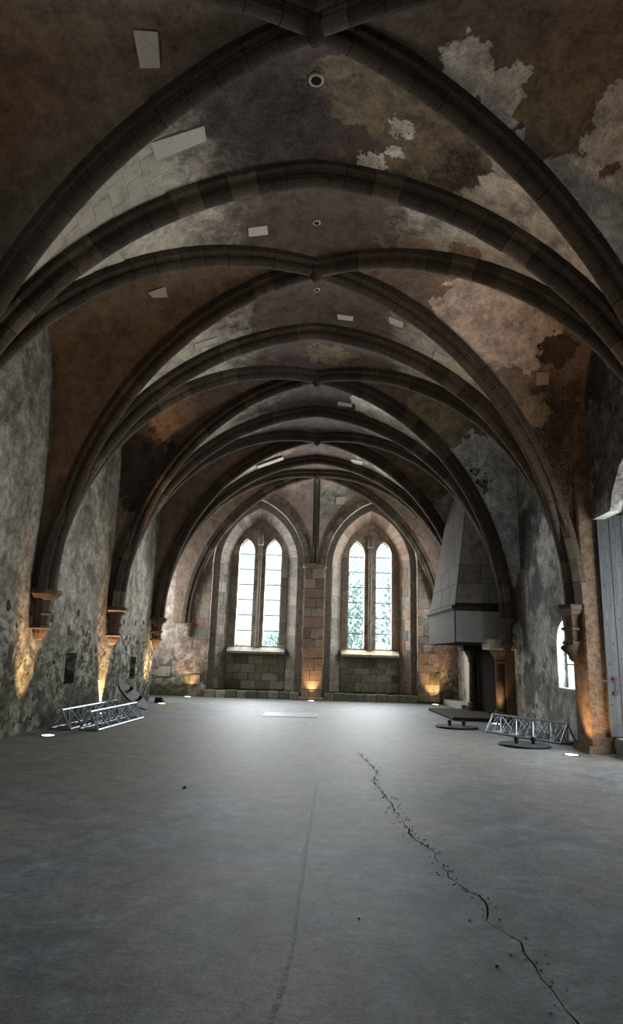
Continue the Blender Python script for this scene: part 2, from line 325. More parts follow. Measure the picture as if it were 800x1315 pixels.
def pointed(cx, hw, z0, zs, rise, n=10):
    """pointed-arch outline from bottom left, over the apex, to bottom right"""
    c = (rise*rise - hw*hw)/(2*hw); R = hw + c; tm = math.acos(max(-1, min(1, c/R)))
    L = [(cx + c - R*math.cos(tm*i/n), zs + R*math.sin(tm*i/n)) for i in range(n+1)]
    return [(cx-hw, z0)] + L + [(2*cx-x, z) for x, z in reversed(L[:-1])] + [(cx+hw, z0)]
def loft(name, rings, mat, parent=None, closed=False, smooth=False, caps=False):
    n = len(rings[0]); v = [p for r in rings for p in r]; f = []
    for k in range(len(rings)-1):
        for i in range(n if closed else n-1):
            j = (i+1) % n; f.append((k*n+i, k*n+j, (k+1)*n+j, (k+1)*n+i))
    if caps: f.append(tuple(range(n))); f.append(tuple((len(rings)-1)*n+i for i in range(n)))
    return put(name, recalc(mesh(name, v, f, smooth)), parent, mat)
def lathe(name, prof, seg, mat, parent=None, loc=(0, 0, 0), phase=0.0, smooth=False, sx=1.0, sy=1.0):
    rings = [[(sx*r*math.cos(phase+2*PI*i/seg), sy*r*math.sin(phase+2*PI*i/seg), z) for i in range(seg)] for r, z in prof]
    o = loft(name, rings, mat, parent, closed=True, caps=True, smooth=smooth); o.location = loc; return o
def block_mesh(p00, p10, p11, p01, nrm, t, g=0.008, bev=0.014):
    """a dressed stone laid on four corners of a surface"""
    P = [Vector(p) for p in (p00, p10, p11, p01)]; c = sum(P, Vector())/4; n = Vector(nrm).normalized()
    def shrink(d): 
        return [p + (c-p).normalized()*d for p in P]
    a = [p - n*0.01 for p in shrink(g)]; b = [p + n*(t-bev*0.6) for p in shrink(g)]; d = [p + n*t for p in shrink(g+bev)]
    v = [p - c for p in a+b+d]; f = [(8, 9, 10, 11)]
    for s in (0, 4): f += [(s+i, s+(i+1) % 4, s+4+(i+1) % 4, s+4+i) for i in range(4)]
    return recalc(mesh('stone', v, f)), c
def block(name, p00, p10, p11, p01, nrm, t, mat, parent, **k):
    me, c = block_mesh(p00, p10, p11, p01, nrm, t, **k)
    pl = parent.location if parent is not None else Vector()
    o = put(name, me, parent, mat); o.location = c - pl; return o
_unit = {}
def rod_mesh(mat):
    if mat not in _unit:
        n = 8; v = [(math.cos(2*PI*i/n), math.sin(2*PI*i/n), z) for z in (-0.5, 0.5) for i in range(n)]
        f = [(i, (i+1) % n, n+(i+1) % n, n+i) for i in range(n)] + [tuple(range(n)), tuple(range(n, 2*n))]
        me = recalc(mesh('rod', v, f)); me.materials.append(M[mat]); _unit[mat] = me
    return _unit[mat]
def rod(name, a, b, r, mat, parent=None):
    a, b = Vector(a), Vector(b); d = b-a
    q = d.to_track_quat('Z', 'Y').to_matrix().to_4x4()
    m = Matrix.Translation((a+b)/2) @ q @ Matrix.Diagonal((r, r, d.length, 1))
    return put(name, rod_mesh(mat), parent, matrix=m)

# ================================================================== FLOOR
GROOVE = [(0.27, 9.05), (0.243, 8.744), (0.202, 7.642), (0.19, 7.111), (0.154, 6.01), (0.131, 4.901), (0.112, 4.155), (0.078, 3.618), (0.043, 3.304), (0.0, 2.2), (-0.03, 1.0)]
CRACK = [(0.90, 12.1), (0.959, 11.921), (1.045, 10.907), (1.118, 10.057), (1.005, 9.247), (1.076, 7.972), (1.102, 7.306), (1.135, 6.778), (1.133, 6.501), (1.251, 6.142), (1.238, 5.667), (1.246, 5.515), (1.32, 5.096), (1.369, 5.024), (1.401, 4.81), (1.329, 4.568), (1.375, 4.395), (1.43, 4.268), (1.448, 3.975), (1.432, 3.843), (1.448, 3.683), (1.432, 3.536), (1.443, 3.422), (1.5, 2.6), (1.46, 1.9)]
def refine(pl, step, jit):
    out = [Vector((*pl[0], 0))]
    for a, b in zip(pl, pl[1:]):
        a, b = Vector((*a, 0)), Vector((*b, 0)); k = max(1, int((b-a).length/step))
        for i in range(1, k+1):
            p = a.lerp(b, i/k)
            if jit: p.x += random.uniform(-jit, jit)
            out.append(p)
    return out
def build_floor():
    yN, yF = -6.2, 26.6
    g = [Vector((-0.03, yN, 0))] + list(reversed(refine(GROOVE, 0.25, 0.006))) + [Vector((0.27, yF, 0))]
    c = [Vector((1.4, yN, 0))] + list(reversed(refine(CRACK, 0.10, 0.022))) + [Vector((0.9, yF, 0))]
    def widths(n, w, jit): return [0.0] + [0.0 if i in (0, n-3) else w*random.uniform(1-jit, 1+jit) for i in range(n-2)] + [0.0]
    gw = widths(len(g), 0.020, 0.3); cw = widths(len(c), 0.0048, 0.8)
    gl = [p - Vector((w, 0, 0)) for p, w in zip(g, gw)]; gr = [p + Vector((w, 0, 0)) for p, w in zip(g, gw)]
    cl = [p - Vector((w, 0, 0)) for p, w in zip(c, cw)]; cr = [p + Vector((w, 0, 0)) for p, w in zip(c, cw)]
    v = []; f = []
    def ngon(pts):
        s = len(v); v.extend(pts)
        for t in tessellate_polygon([pts]): f.append(tuple(s+i for i in t))
    ngon([Vector((-7.4, yN, 0))] + gl + [Vector((-7.4, yF, 0))])
    ngon(gr + list(reversed(cl)))
    ngon([Vector((7.6, yF, 0))] + list(reversed(cr)) + [Vector((7.6, yN, 0))])
    fl = tag(put('floor', recalc(mesh('floor', v, f)), None, 'floor'), 'worn blue-grey concrete floor of the hall with a crack', kind='structure')
    if fl.data.polygons[0].normal.z < 0: fl.data.flip_normals()
    # recessed mortar in the groove, open crevice under the crack
    v = []; f = []
    for i, (a, b) in enumerate(zip(gl, gr)): v += [a + Vector((0, 0, -0.0)), a.lerp(b, 0.5) + Vector((0, 0, -0.003)), b]
    for i in range(len(gl)-1): f += [(3*i, 3*i+1, 3*i+4, 3*i+3), (3*i+1, 3*i+2, 3*i+5, 3*i+4)]
    obj('groove_filling', v, f, 'groove', fl)['label'] = 'dark mortar strip filling a straight cable groove'
    v = []; f = []
    for a, b in zip(cl, cr): v += [a, a.lerp(b, 0.5) + Vector((0, 0, -0.035)), b]
    for i in range(len(cl)-1): f += [(3*i, 3*i+1, 3*i+4, 3*i+3), (3*i+1, 3*i+2, 3*i+5, 3*i+4)]
    obj('crack', v, f, 'crack', fl)['label'] = 'jagged dark crack running along the floor'
    # crumbled chips beside the crack
    v = []; f = []
    for k in range(420):
        p = random.choice(c[1:-1]); s = random.uniform(0.004, 0.014); x = p.x + random.gauss(0, 0.05); y = p.y + random.uniform(-0.1, 0.1)
        a = random.uniform(0, 6); n0 = len(v)
        for q in range(3): v.append((x + s*math.cos(a+2.1*q), y + s*math.sin(a+2.1*q), 0.0005))
        v.append((x, y, s*0.7)); f += [(n0, n0+1, n0+3), (n0+1, n0+2, n0+3), (n0+2, n0, n0+3)]
    cr_ = obj('crack_crumbs', v, f, 'groove', fl); cr_['kind'] = 'stuff'
    box('floor_slab', -1.25, 0.25, 18.15, 19.45, -0.01, 0.012, 'slab', fl, 0.004)['label'] = 'pale rectangular slab let into the floor'
    box('floor_bed', -7.5, 7.7, yN, yF, -0.4, -0.05, 'crack', fl)
    return fl
FLOOR = build_floor()

# ================================================================== WALLS
def yz(xface, depth_sign):
    return lambda a, b, d: (xface + depth_sign*d, a, b)
ZT = 9.7
# plain wall with two small slots
nw = pointed(5.6, 0.95, 1.2, 4.0, 1.1, 6)  # unseen near opening, added in both side walls to let in light
slots = [(14.85, 15.45, 0.84, 1.52), (20.0, 20.55, 0.78, 1.44)]
holes = [[(a, c), (b, c), (b+0.02, d), (a-0.02, d)] for a, b, c, d in slots]
wall_l = plate('wall_left', [(-6.2, -0.05), (22.62, -0.05), (22.62, ZT), (-6.2, ZT)], holes + [nw], 0, 0.55, yz(XL, -1), 'wall_left')
tag(wall_l, 'long plain plastered wall with rubble showing and two small slots', kind='structure')
for a, b, c, d in slots: box('slot_back', XL-0.75, XL-0.5, a-0.2, b+0.2, c-0.2, d+0.2, 'rubble', wall_l)
box('niche_jamb', XL-1.5, XL-0.5, 22.2, 22.62, -0.05, ZT, 'wall_left', wall_l)
lw = [(y, z-0.8) for y, z in pointed(24.0, 0.7, 2.8, 5.0, 0.9, 6)]  # hidden opening added in the recess side for its light
plate('niche_side', [(22.4, -0.05), (26.6, -0.05), (26.6, ZT), (22.4, ZT)], [lw], 0, 0.3, yz(-7.0, -1), 'wall_left', wall_l)
# irregular stones where the plaster has fallen
def rubble(parent, xf, sgn, n, yr, zr, smin, smax, mat='rubble', zpow=1.6):
    for k in range(n):
        y = random.uniform(*yr); z = zr[0] + (zr[1]-zr[0])*random.random()**zpow
        if z > 1.5 and any(abs(y-q) < 0.5 for q in T): continue
        if any(a-0.25 < y < b+0.25 and c-0.25 < z < d+0.25 for a, b, c, d in slots): continue
        s = random.uniform(smin, smax); m = random.randint(7, 10); asp = random.uniform(0.5, 1.2); ph = random.uniform(0, 6)
        ring = [(s*math.cos(ph+2*PI*i/m)*random.uniform(0.6, 1.15), s*asp*math.sin(ph+2*PI*i/m)*random.uniform(0.75, 1.1)) for i in range(m)]
        v = [(-0.004*sgn, a, b) for a, b in ring] + [(0.008*sgn, a*0.86, b*0.86) for a, b in ring] + [(0.011*sgn, 0, 0)]
        f = [(i, (i+1) % m, m+(i+1) % m, m+i) for i in range(m)] + [(m+i, m+(i+1) % m, 2*m) for i in range(m)]
        o = put('rubble_stone', recalc(mesh('rubble_stone', v, f)), parent, mat); o.location = (xf, y, z)
rubble(wall_l, XL, 1, 170, (10.5, 22.3), (0.15, 2.6), 0.04, 0.13)

# fireplace wall: doorway recess, window recess
door_hole = [(8.95, 0.02), (12.75, 0.02), (12.75, 4.42), (11.85, 4.42), (11.7, 4.75), (11.35, 5.15), (10.9, 5.4), (10.4, 5.5), (9.9, 5.4), (9.4, 5.1), (8.95, 4.6)]
wn = pointed(14.3, 0.66, 1.08, 2.0, 0.55, 6)
ew = pointed(23.9, 0.7, 2.8, 5.0, 0.9, 6)  # end-bay opening hidden by the hood, added for light
wall_r = plate('wall_right', [(-6.2, -0.05), (26.4, -0.05), (26.4, ZT), (-6.2, ZT)], [door_hole, wn, nw, ew], 0, 0.22, yz(XR, 1), 'wall_right')
tag(wall_r, 'stained plastered wall with doorway, window recess and fireplace', kind='structure')
# doorway recess behind the wall face
box('recess_far_side', XR+0.2, 7.5, 12.95, 13.2, -0.05, 6.2, 'reveal', wall_r)
box('recess_near_side', XR+0.2, 7.5, 8.7, 8.95, -0.05, 6.2, 'reveal', wall_r)
box('recess_roof', XR+0.2, 7.5, 8.7, 13.2, 5.9, 6.2, 'reveal', wall_r)
oh = [(10.05, 0.02), (11.95, 0.02), (11.95, 3.6), (11.6, 4.0), (11.0, 4.15), (10.4, 4.0), (10.05, 3.6)]
plate('recess_back', [(8.7, -0.05), (13.2, -0.05), (13.2, 6.2), (8.7, 6.2)], [oh], 0, 0.25, yz(7.25, 1), 'reveal', wall_r)
box('threshold_step', XR+0.14, 7.25, 11.72, 12.95, -0.02, 0.30, 'sill', wall_r, 0.02)
# pilaster between doorway and window, rising to the vault
pil = plate('trim_0', [(5.31, 12.66), (XR+0.16, 12.66), (XR+0.16, 13.34), (5.33, 13.34), (5.29, 13.2), (5.285, 12.8)], [], -0.02, 8.6, lambda a, b, d: (a, b, d), 'pier')
tag(pil, 'worn beige plaster pilaster lit orange at its foot', kind='structure')
bevel(pil.data, 0.03)
v, f = [], []
for z, e in ((0, 0.035), (0.05, 0.02), (0.14, 0.0)):
    v += [(5.28-e, 12.64-e, z), (XR+0.15, 12.64-e, z), (XR+0.15, 13.36+e, z), (5.28-e, 13.36+e, z)]
for k in range(2): f += [(4*k+i, 4*k+(i+1) % 4, 4*k+4+(i+1) % 4, 4*k+4+i) for i in range(4)]
obj('pilaster_foot', v, f, 'pier', pil)
# splayed window recess (visible far jamb, sill)
def side_window(name, prof, x0, x1, cy, shrink, label, mat='pier'):
    back = [(cy+(a-cy)*shrink, b if b > prof[0][1]+0.01 else b+0.04) for a, b in prof]
    loft('window_splay', [[(x0+0.02, a, b) for a, b in prof], [(x1, a, b) for a, b in back]], mat, wall_r)
    lo, hi = min(a for a, b in prof), max(a for a, b in prof)
    w = empty(name, (x1, cy, prof[0][1])); tag(w, label, kind='structure')
    z0 = prof[0][1]+0.04; top = max(b for a, b in prof)
    bw = (hi-lo)*shrink; nz = max(3, int((top-z0)/0.42)); hz = (top-z0)/nz
    for i in range(nz):
        for j in range(3):
            y0 = cy-bw/2+bw*j/3; v, f = box_vf(0.02, 0.028, y0+0.01-cy, y0+bw/3-0.01-cy, z0+i*hz+0.01-prof[0][1], z0+(i+1)*hz-0.01-prof[0][1])
            obj('pane', v, f, 'glass', w)
        rod('saddle_bar', (0.02, -bw/2, z0+(i+1)*hz-prof[0][1]), (0.02, bw/2, z0+(i+1)*hz-prof[0][1]), 0.014, 'lead', w)
    for j in (1, 2): rod('glazing_bar', (0.02, -bw/2+bw*j/3, 0), (0.02, -bw/2+bw*j/3, top-prof[0][1]), 0.011, 'lead', w)
    box('sill', x0-0.03, x1+0.1, lo-0.05, hi+0.05, prof[0][1]-0.09, prof[0][1]+0.02, 'sill', w, 0.012, rel=w.location)
    return w
WIN5 = side_window('window_5', wn, XR, 5.80, 14.3, 0.99, 'small side window with white daylight beside the pilaster', 'wall_right')
# unseen near window, added to light the floor and vault
side_window('window_6_added', nw, XR, 6.34, 5.6, 0.9, 'tall side window added for light near the entrance end')

side_window('window_7_added', ew, XR, 6.34, 23.9, 0.9, 'unseen side window added for light in the end bay above the bench')
# far window wall -----------------------------------------------------------
def xzf(a, b, d): return (a, YF+d, b)
P1 = {s: pointed(s*2.25, 1.80, 0.02, 5.15, 2.62) for s in (-1, 1)}
P2 = {s: pointed(s*2.25, 1.58, 0.02, 5.18, 2.32) for s in (-1, 1)}
P3 = {s: pointed(s*2.25, 1.18, 0.02, 5.30, 1.78) for s in (-1, 1)}
LAN = {x: pointed(x, 0.315, 1.96, 5.72, 0.58, 7) for x in (-2.8, -1.7, 1.7, 2.8)}
wall_f = plate('wall_far', [(-7.3, -0.05), (7.0, -0.05), (7.0, ZT), (-7.3, ZT)], [P1[-1], P1[1]], 0, 0.25, xzf, 'wall_far')
tag(wall_f, 'stone gable wall with two arched recesses holding paired lancet windows', kind='structure')
for s in (-1, 1):
    n = len(P1[s])
    loft('recess_order', [[xzf(a, b, 0.25) for a, b in P1[s]], [xzf(a, b, 0.25) for a, b in P2[s]]], 'ashlar_grey', wall_f)
    loft('recess_splay', [[xzf(a, b, 0.25) for a, b in P2[s]], [xzf(a, b, 0.75) for a, b in P3[s]]], 'wall_far', wall_f)
    plate('recess_back', [(s*2.25-1.7, -0.02), (s*2.25+1.7, -0.02), (s*2.25+1.7, 7.6), (s*2.25-1.7, 7.6)], [LAN[x] for x in LAN if x*s > 0], 0.75, 1.1, xzf, 'wall_far', wall_f)
    # sloping sill
    x0, x1 = s*2.25-1.14, s*2.25+1.14
    v = [(x0, YF+0.42, 1.66), (x1, YF+0.42, 1.66), (x1, YF+0.42, 1.74), (x0, YF+0.42, 1.74), (x0, YF+0.80, 1.95), (x1, YF+0.80, 1.95), (x0, YF+0.80, 1.60), (x1, YF+0.80, 1.60)]
    o = obj('window_sill', v, [(0, 1, 2, 3), (3, 2, 5, 4), (0, 3, 4, 6), (1, 7, 5, 2), (0, 6, 7, 1)], 'ashlar_grey' if s < 0 else 'ashlar', wall_f)
    rod('mullion_shaft', (s*2.25, YF+0.72, 1.9), (s*2.25, YF+0.72, 6.0), 0.075, 'ashlar_grey', wall_f)
    box('mullion_cap', s*2.25-0.11, s*2.25+0.11, YF+0.60, YF+0.78, 6.0, 6.5, 'sill' if s < 0 else 'ashlar_grey', wall_f, 0.03)

def surf_courses(fn, us, zs, t, mat, parent, nrm, name='stone', skip=0.0, jit=0.03, half=True):
    """stones laid in courses on the surface fn(u, z); us = (u0, u1, count)"""
    u0, u1, k = us
    for ci, (za, zb) in enumerate(zip(zs, zs[1:])):
        cuts = [u0 + (u1-u0)*i/k for i in range(k+1)]
        if half and ci % 2 and k > 1: cuts = [u0] + [u0 + (u1-u0)*(i+0.5)/k for i in range(k)] + [u1]
        cuts = [cuts[0]] + [c + random.uniform(-jit, jit) for c in cuts[1:-1]] + [cuts[-1]]
        for a, b in zip(cuts, cuts[1:]):
            if random.random() < skip: continue
            mt = mat(za) if callable(mat) else mat
            block(name, fn(a, za), fn(b, za), fn(b, zb), fn(a, zb), nrm, t*random.uniform(0.6, 1.3), mt, parent)
def courses(z0, z1, h, jit=0.06):
    n = max(1, round((z1-z0)/h)); c = [z0 + (z1-z0)*i/n for i in range(n+1)]
    return [c[0]] + [q + random.uniform(-jit, jit) for q in c[1:-1]] + [c[-1]]
def grey_or_moss(z): return 'ashlar_moss' if z < 1.5 and random.random() < 0.75 else 'ashlar_grey'
def warm(z): return 'ashlar_moss' if z < 0.8 and random.random() < 0.4 else ('ashlar' if random.random() < 0.7 else 'ashlar_grey')
for s in (-1, 1):
    c = s*2.25
    for e in (-1, 1):       # splayed jambs of each recess
        warm_side = (s == 1 and e == 1)
        fn = lambda u, z, e=e, c=c: (c + e*(1.58 + (1.18-1.58)*u), YF + 0.25 + 0.5*u, z)
        surf_courses(fn, (0.02, 0.98, 2 if e == s else 1), courses(0.30, 5.2, 0.42), 0.018, warm if warm_side else grey_or_moss, wall_f, (-e*0.78, -0.62, 0), half=(e == s))
        # quoins on the wall face beside the recess (outer side only)
        if e == s:
            x0, x1 = c + e*1.82, c + e*2.62
            fn2 = lambda u, z, x0=x0, x1=x1: (x0+(x1-x0)*u, YF, z)
            surf_courses(fn2, (0.0, 1.0, 2), courses(0.05, 5.0, 0.36), 0.03, warm, wall_f, (0, -1, 0), skip=0.42 if s < 0 else 0.12)
    # dado under the sill
    surf_courses(lambda u, z, c=c: (c+u, YF+0.75, z), (-1.16, 1.16, 4), courses(0.30, 1.60, 0.33), 0.03, lambda z: 'ashlar_moss' if random.random() < 0.7 else 'ashlar_grey', wall_f, (0, -1, 0))
    # wall between lancets and jambs
    for xa, xb in ((-1.15, -0.90), (0.90, 1.15)):
        surf_courses(lambda u, z, c=c: (c+u, YF+0.75, z), (xa, xb, 1), courses(2.0, 5.6, 0.45), 0.02, grey_or_moss if s < 0 else warm, wall_f, (0, -1, 0))
    # arch rings: voussoirs of the face arch and of the inner order
    for (pa, pb, da, db, mt) in ((P1[s], pointed(c, 2.06, 0.02, 5.10, 2.92), 0.0, 0.0, 'ashlar_grey'), (P2[s], P3[s], 0.25, 0.75, 'ashlar_grey' if s < 0 else 'ashlar')):
        m = len(pa)
        for i in range(1, m-2):
            a0, a1, b0, b1 = pa[i], pa[i+1], pb[i], pb[i+1]
            mid = Vector(((a0[0]+a1[0])/2-c, 0, (a0[1]+a1[1])/2-5.2)).normalized()
            nrm = (0, -1, 0) if da == db else (-mid.x*0.78, -0.62, -mid.z*0.78)
            block('voussoir', xzf(*a0, da), xzf(*a1, da), xzf(*b1, db), xzf(*b0, db), nrm, 0.05 if da == db else 0.02, mt, wall_f)
    # plinth stones along the foot
    k = 9
    for i in range(k):
        xa, xb = c-1.80+3.6*i/k, c-1.80+3.6*(i+1)/k
        o = box('plinth_stone', xa+0.008, xb-0.008, YF-0.18+random.uniform(-0.02, 0.02), YF+0.55, -0.02, 0.27+random.uniform(-0.02, 0.015), 'ashlar_moss' if i % 3 else 'ashlar_grey', wall_f, 0.012)
# central pier between the recesses
pz = courses(0.0, 5.02, 0.40)
for i, (za, zb) in enumerate(zip(pz, pz[1:])):
    cuts = (-0.40, 0.40) if i % 3 == 1 else ((-0.40, 0.05*(i % 2)+0.02, 0.40) if i % 2 else (-0.40, -0.1, 0.40))
    for a, b in zip(cuts, cuts[1:]):
        box('pier_stone', a+0.006, b-0.006, YF-0.22+random.uniform(-0.012, 0.012), YF+0.1, za+0.006, zb-0.006, 'ashlar', wall_f, 0.014)
v, f = [], []
box('pier_cap', -0.46, 0.46, YF-0.30, YF+0.1, 5.02, 5.20, 'ashlar', wall_f, 0.03)
box('pier_base', -0.46, 0.46, YF-0.28, YF+0.1, -0.02, 0.12, 'ashlar', wall_f, 0.03)
# stub face stones left of the left corbel (patchy)
surf_courses(lambda u, z: (u, YF, z), (-6.9, -4.9, 4), courses(0.05, 2.4, 0.34), 0.025, lambda z: 'ashlar_moss' if z < 1.0 else 'ashlar', wall_f, (0, -1, 0), skip=0.55)

# entrance gable behind the camera, its lancets added for light
wall_n = plate('wall_near', [(-7.3, -0.05), (7.0, -0.05), (7.0, ZT), (-7.3, ZT)], [LAN[x] for x in LAN], 0, 0.4, lambda a, b, d: (a, -5.9-d, b), 'wall_right')
tag(wall_n, 'gable wall at the entrance end with four lancets added for light', kind='structure')

# roof over the vault
rf = box('roof', -7.8, 7.8, -6.6, 26.9, ZT, ZT+0.3, 'soot'); tag(rf, 'slab closing the space above the vault', kind='structure')

# ================================================================== VAULT
def arc(corner, target, hs, hc, off, t):
    """point of a rib line: circular arc from the springing corner to the crown target"""
    d = Vector((target[0]-corner[0], target[1]-corner[1], 0)); D = d.length; h = d/D; r = hc-hs
    c = (r*r - D*D)/(2*D); R = D + c; Ro = R + off; cz = 0.0
    tm = math.acos(max(-1, min(1, c/Ro)))
    th = tm*t
    s = D + c - Ro*math.cos(th)
    return Vector((corner[0], corner[1], hs)) + h*s + Vector((0, 0, Ro*math.sin(th)))
NU, NV = 26, 7
ceiling = empty('ceiling'); tag(ceiling, 'ribbed stone vault with peeling plaster and soot stains', kind='structure')
def web(name, A, B, mat, bulge=0.10):
    v = []; f = []
    for i in range(NU+1):
        t = i/NU; a, b = A(t), B(t)
        for j in range(NV+1):
            w = j/NV; p = a.lerp(b, w); p.z += bulge*4*w*(1-w)*t; v.append(p)
    n = NV+1
    for i in range(NU):
        for j in range(NV): f.append((i*n+j, i*n+j+1, (i+1)*n+j+1, (i+1)*n+j))
    return v, f
def join(parts):
    V, F = [], []
    for v, f in parts:
        s = len(V); V += v; F += [tuple(i+s for i in q) for q in f]
    return V, F
def wall_arch(x, y_spring, y_mid, za, zs):
    """height -> point on the stilted wall arch"""
    def P(z):
        if z <= zs: y = y_spring
        else: y = y_mid + (y_spring-y_mid)*math.sqrt(max(0, 1-((z-zs)/(za-zs))**2))
        return Vector((x, y, z))
    return P
ZA, ZS = 8.62, 6.25
WEBS = {}
def lateral(i, ty, ky, side):
    A = lambda t: arc((side*W0, ty), (0, ty), HS, HC, OFF, t)
    B = lambda t: arc((side*W0, ty), (0, ky), HS, HC, OFF, t)
    return A, B
def side_half(ty, ky, side, corner=None, hs=HS):
    xw = XL-0.03 if side < 0 else XR+0.03
    cr = corner or (side*W0, ty)
    D = lambda t: arc(cr, (0, ky), hs, HC, OFF, t)
    ztop = D(1).z; sg = 1 if ky > ty else -1
    Wf = wall_arch(xw, ty + sg*0.10, ky, ZA, ZS)
    def Wp(t): return Wf(hs + (D(t).z-hs)*(ZA-hs)/(ztop-hs))
    return D, Wp
KY = [(T[i]+T[i+1])/2 for i in range(6)] + [23.98]
for i in range(7):
    ty, ky = T[i], KY[i]; last = i == 6
    ty2 = T[i+1] if not last else None
    for nm, q in (('near', ty), ('far', ty2)):
        if q is None: continue
        parts = []
        for side in (-1, 1):
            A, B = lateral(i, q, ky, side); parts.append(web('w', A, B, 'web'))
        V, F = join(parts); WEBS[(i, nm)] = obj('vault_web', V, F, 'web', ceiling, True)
    for side in (-1, 1):
        parts = []
        D, Wp = side_half(ty, ky, side); parts.append(web('w', D, Wp, 'web_side', 0.06))
        if not last:
            D, Wp = side_half(ty2, ky, side); parts.append(web('w', D, Wp, 'web_side', 0.06))
        else:
            D, Wp = side_half(25.55, ky, side, (side*4.75, 25.38)); parts.append(web('w', D, Wp, 'web_side', 0.06))
        V, F = join(parts); WEBS[(i, 'left' if side < 0 else 'right')] = obj('vault_web', V, F, 'web_side', ceiling, True)
# last bay against the window wall: two cells either side of the rib from the pier
def pier_rib(t):
    a = t*PI/2; return Vector((0, 25.36 - (25.36-23.98)*(1-math.cos(a)), 5.20 + (HC-5.20)*math.sin(a)))
for side in (-1, 1):
    D = lambda t: arc((side*4.75, 25.38), (0, 23.98), HS, HC, OFF, t)
    def WL(t):
        a = t*PI/2; zs = 4.2
        z = HS + (8.15-HS)*(D(t).z-HS)/(D(1).z-HS)
        if z < zs: return Vector((side*4.72, YF-0.01, z))
        q = (z-zs)/(8.15-zs); return Vector((side*(2.25 + 2.47*math.sqrt(max(0, 1-q*q))), YF-0.01, z))
    def PR(t):
        p = pier_rib(t); a = t*PI/2; return p + Vector((0, 0.22*math.cos(a)*0.4, OFF*math.sin(a)))
    def WR(t):
        a = t*PI/2; return Vector((side*(0.12 + 2.13*(1-math.cos(a))), YF-0.01, 5.20 + 2.95*math.sin(a)))
    V, F = join([web('w', D, WL, 'web', 0.03), web('w', PR, WR, 'web', 0.03)])
    WEBS[(6, 'end%d' % side)] = obj('vault_web', V, F, 'web_end', ceiling, True)
# barrel head of the side recess in the last bay
Wf = wall_arch(XL-0.02, 22.25, 23.98, ZA, ZS); pts = [Wf(ZS + (ZA-ZS)*q/10) for q in range(11)]
pts = pts + [Vector((p.x, 2*23.98-p.y, p.z)) for p in reversed(pts[:-1])]
loft('vault_web', [[tuple(p) for p in pts], [(-7.1, p.y, p.z) for p in pts]], 'web_side', ceiling)

# courses of web stones that show through the limewash
def web_courses(key, A, B, t0, t1, n, parts):
    par = WEBS[key]
    ts = [t0 + (t1-t0)*k/n for k in range(n+1)]
    for k, (a, b) in enumerate(zip(ts, ts[1:])):
        m = parts(a); cuts = [0.06] + [0.06 + 0.88*(q + (0.5 if k % 2 else 0.0) + random.uniform(-0.12, 0.12))/m for q in range(0 if k % 2 else 1, m)] + [0.94]
        for c0, c1 in zip(cuts, cuts[1:]):
            def P(t, w):
                p = A(t).lerp(B(t), w); p.z += 0.10*4*w*(1-w)*t; return p
            q = [P(a, c0), P(a, c1), P(b, c1), P(b, c0)]; nr = (q[1]-q[0]).cross(q[3]-q[0]); nr = nr if nr.z < 0 else -nr
            block('web_stone', *q, nr, 0.007, 'block', par, g=0.004, bev=0.006)
A_, B_ = lateral(2, T[3], KY[2], -1); web_courses((2, 'far'), A_, B_, 0.33, 0.74, 13, lambda t: 2 if t < 0.5 else 3)
A_, B_ = lateral(3, T[3], KY[3], -1); web_courses((3, 'near'), A_, B_, 0.36, 0.62, 9, lambda t: 2)
# pale test patches of repair plaster
PATCH = {(2, 'left'): [[(-2.11, 6.05, 8.62), (-1.83, 6.06, 8.61), (-1.87, 6.40, 8.47), (-2.12, 6.42, 8.48)]],
         (2, 'far'): [[(-2.16, 7.14, 8.08), (-1.47, 7.15, 8.37), (-1.48, 7.39, 8.36), (-2.15, 7.44, 8.07)]],
         (3, 'near'): [[(-1.13, 9.36, 8.48), (-0.82, 9.38, 8.55), (-0.82, 9.61, 8.55), (-1.14, 9.57, 8.47)]],
         (3, 'left'): [[(-3.28, 11.29, 8.42), (-2.92, 11.17, 8.48), (-2.90, 11.34, 8.36), (-3.19, 11.37, 8.36)]],
         (3, 'far'): [[(0.42, 12.26, 8.60), (0.77, 12.23, 8.54), (0.76, 12.37, 8.52), (0.45, 12.41, 8.57)], [(1.47, 11.90, 8.37), (1.76, 11.91, 8.26), (1.77, 12.11, 8.24), (1.50, 12.11, 8.35)],
                      [(2.48, 12.36, 7.87), (2.77, 12.33, 7.69), (2.74, 12.55, 7.67), (2.46, 12.57, 7.83)], [(-2.52, 12.26, 7.85), (-2.08, 12.36, 8.07), (-2.10, 12.50, 8.04), (-2.54, 12.43, 7.82)]],
         (3, 'right'): [[(4.49, 12.25, 7.38), (4.76, 12.29, 7.41), (4.78, 12.39, 7.18), (4.51, 12.34, 7.13)]],
         (4, 'far'): [[(0.58, 16.90, 8.57), (0.97, 16.86, 8.50), (0.98, 17.03, 8.47), (0.59, 17.11, 8.54)]],
         (5, 'far'): [[(-2.09, 21.62, 8.04), (-1.19, 21.60, 8.40), (-1.19, 21.88, 8.38), (-2.11, 21.92, 8.02)], [(1.19, 21.70, 8.41), (1.60, 21.57, 8.30), (1.59, 21.88, 8.25), (1.24, 21.97, 8.35)]],
         (6, 'end1'): [[(0.78, 25.20, 7.90), (1.18, 25.32, 7.96), (1.10, 25.40, 7.66), (0.73, 25.34, 7.61)]]}
for key, qs in PATCH.items():
    for q in qs:
        q = [Vector(p) for p in q]; nr = (q[1]-q[0]).cross(q[3]-q[0]); nr = nr if nr.z < 0 else -nr
        block('plaster_patch', *q, nr, 0.022, 'patch_brown' if key == (3, 'right') else 'patch', WEBS[key], g=0.0, bev=0.004)['label'] = 'pale rectangular plaster patch'
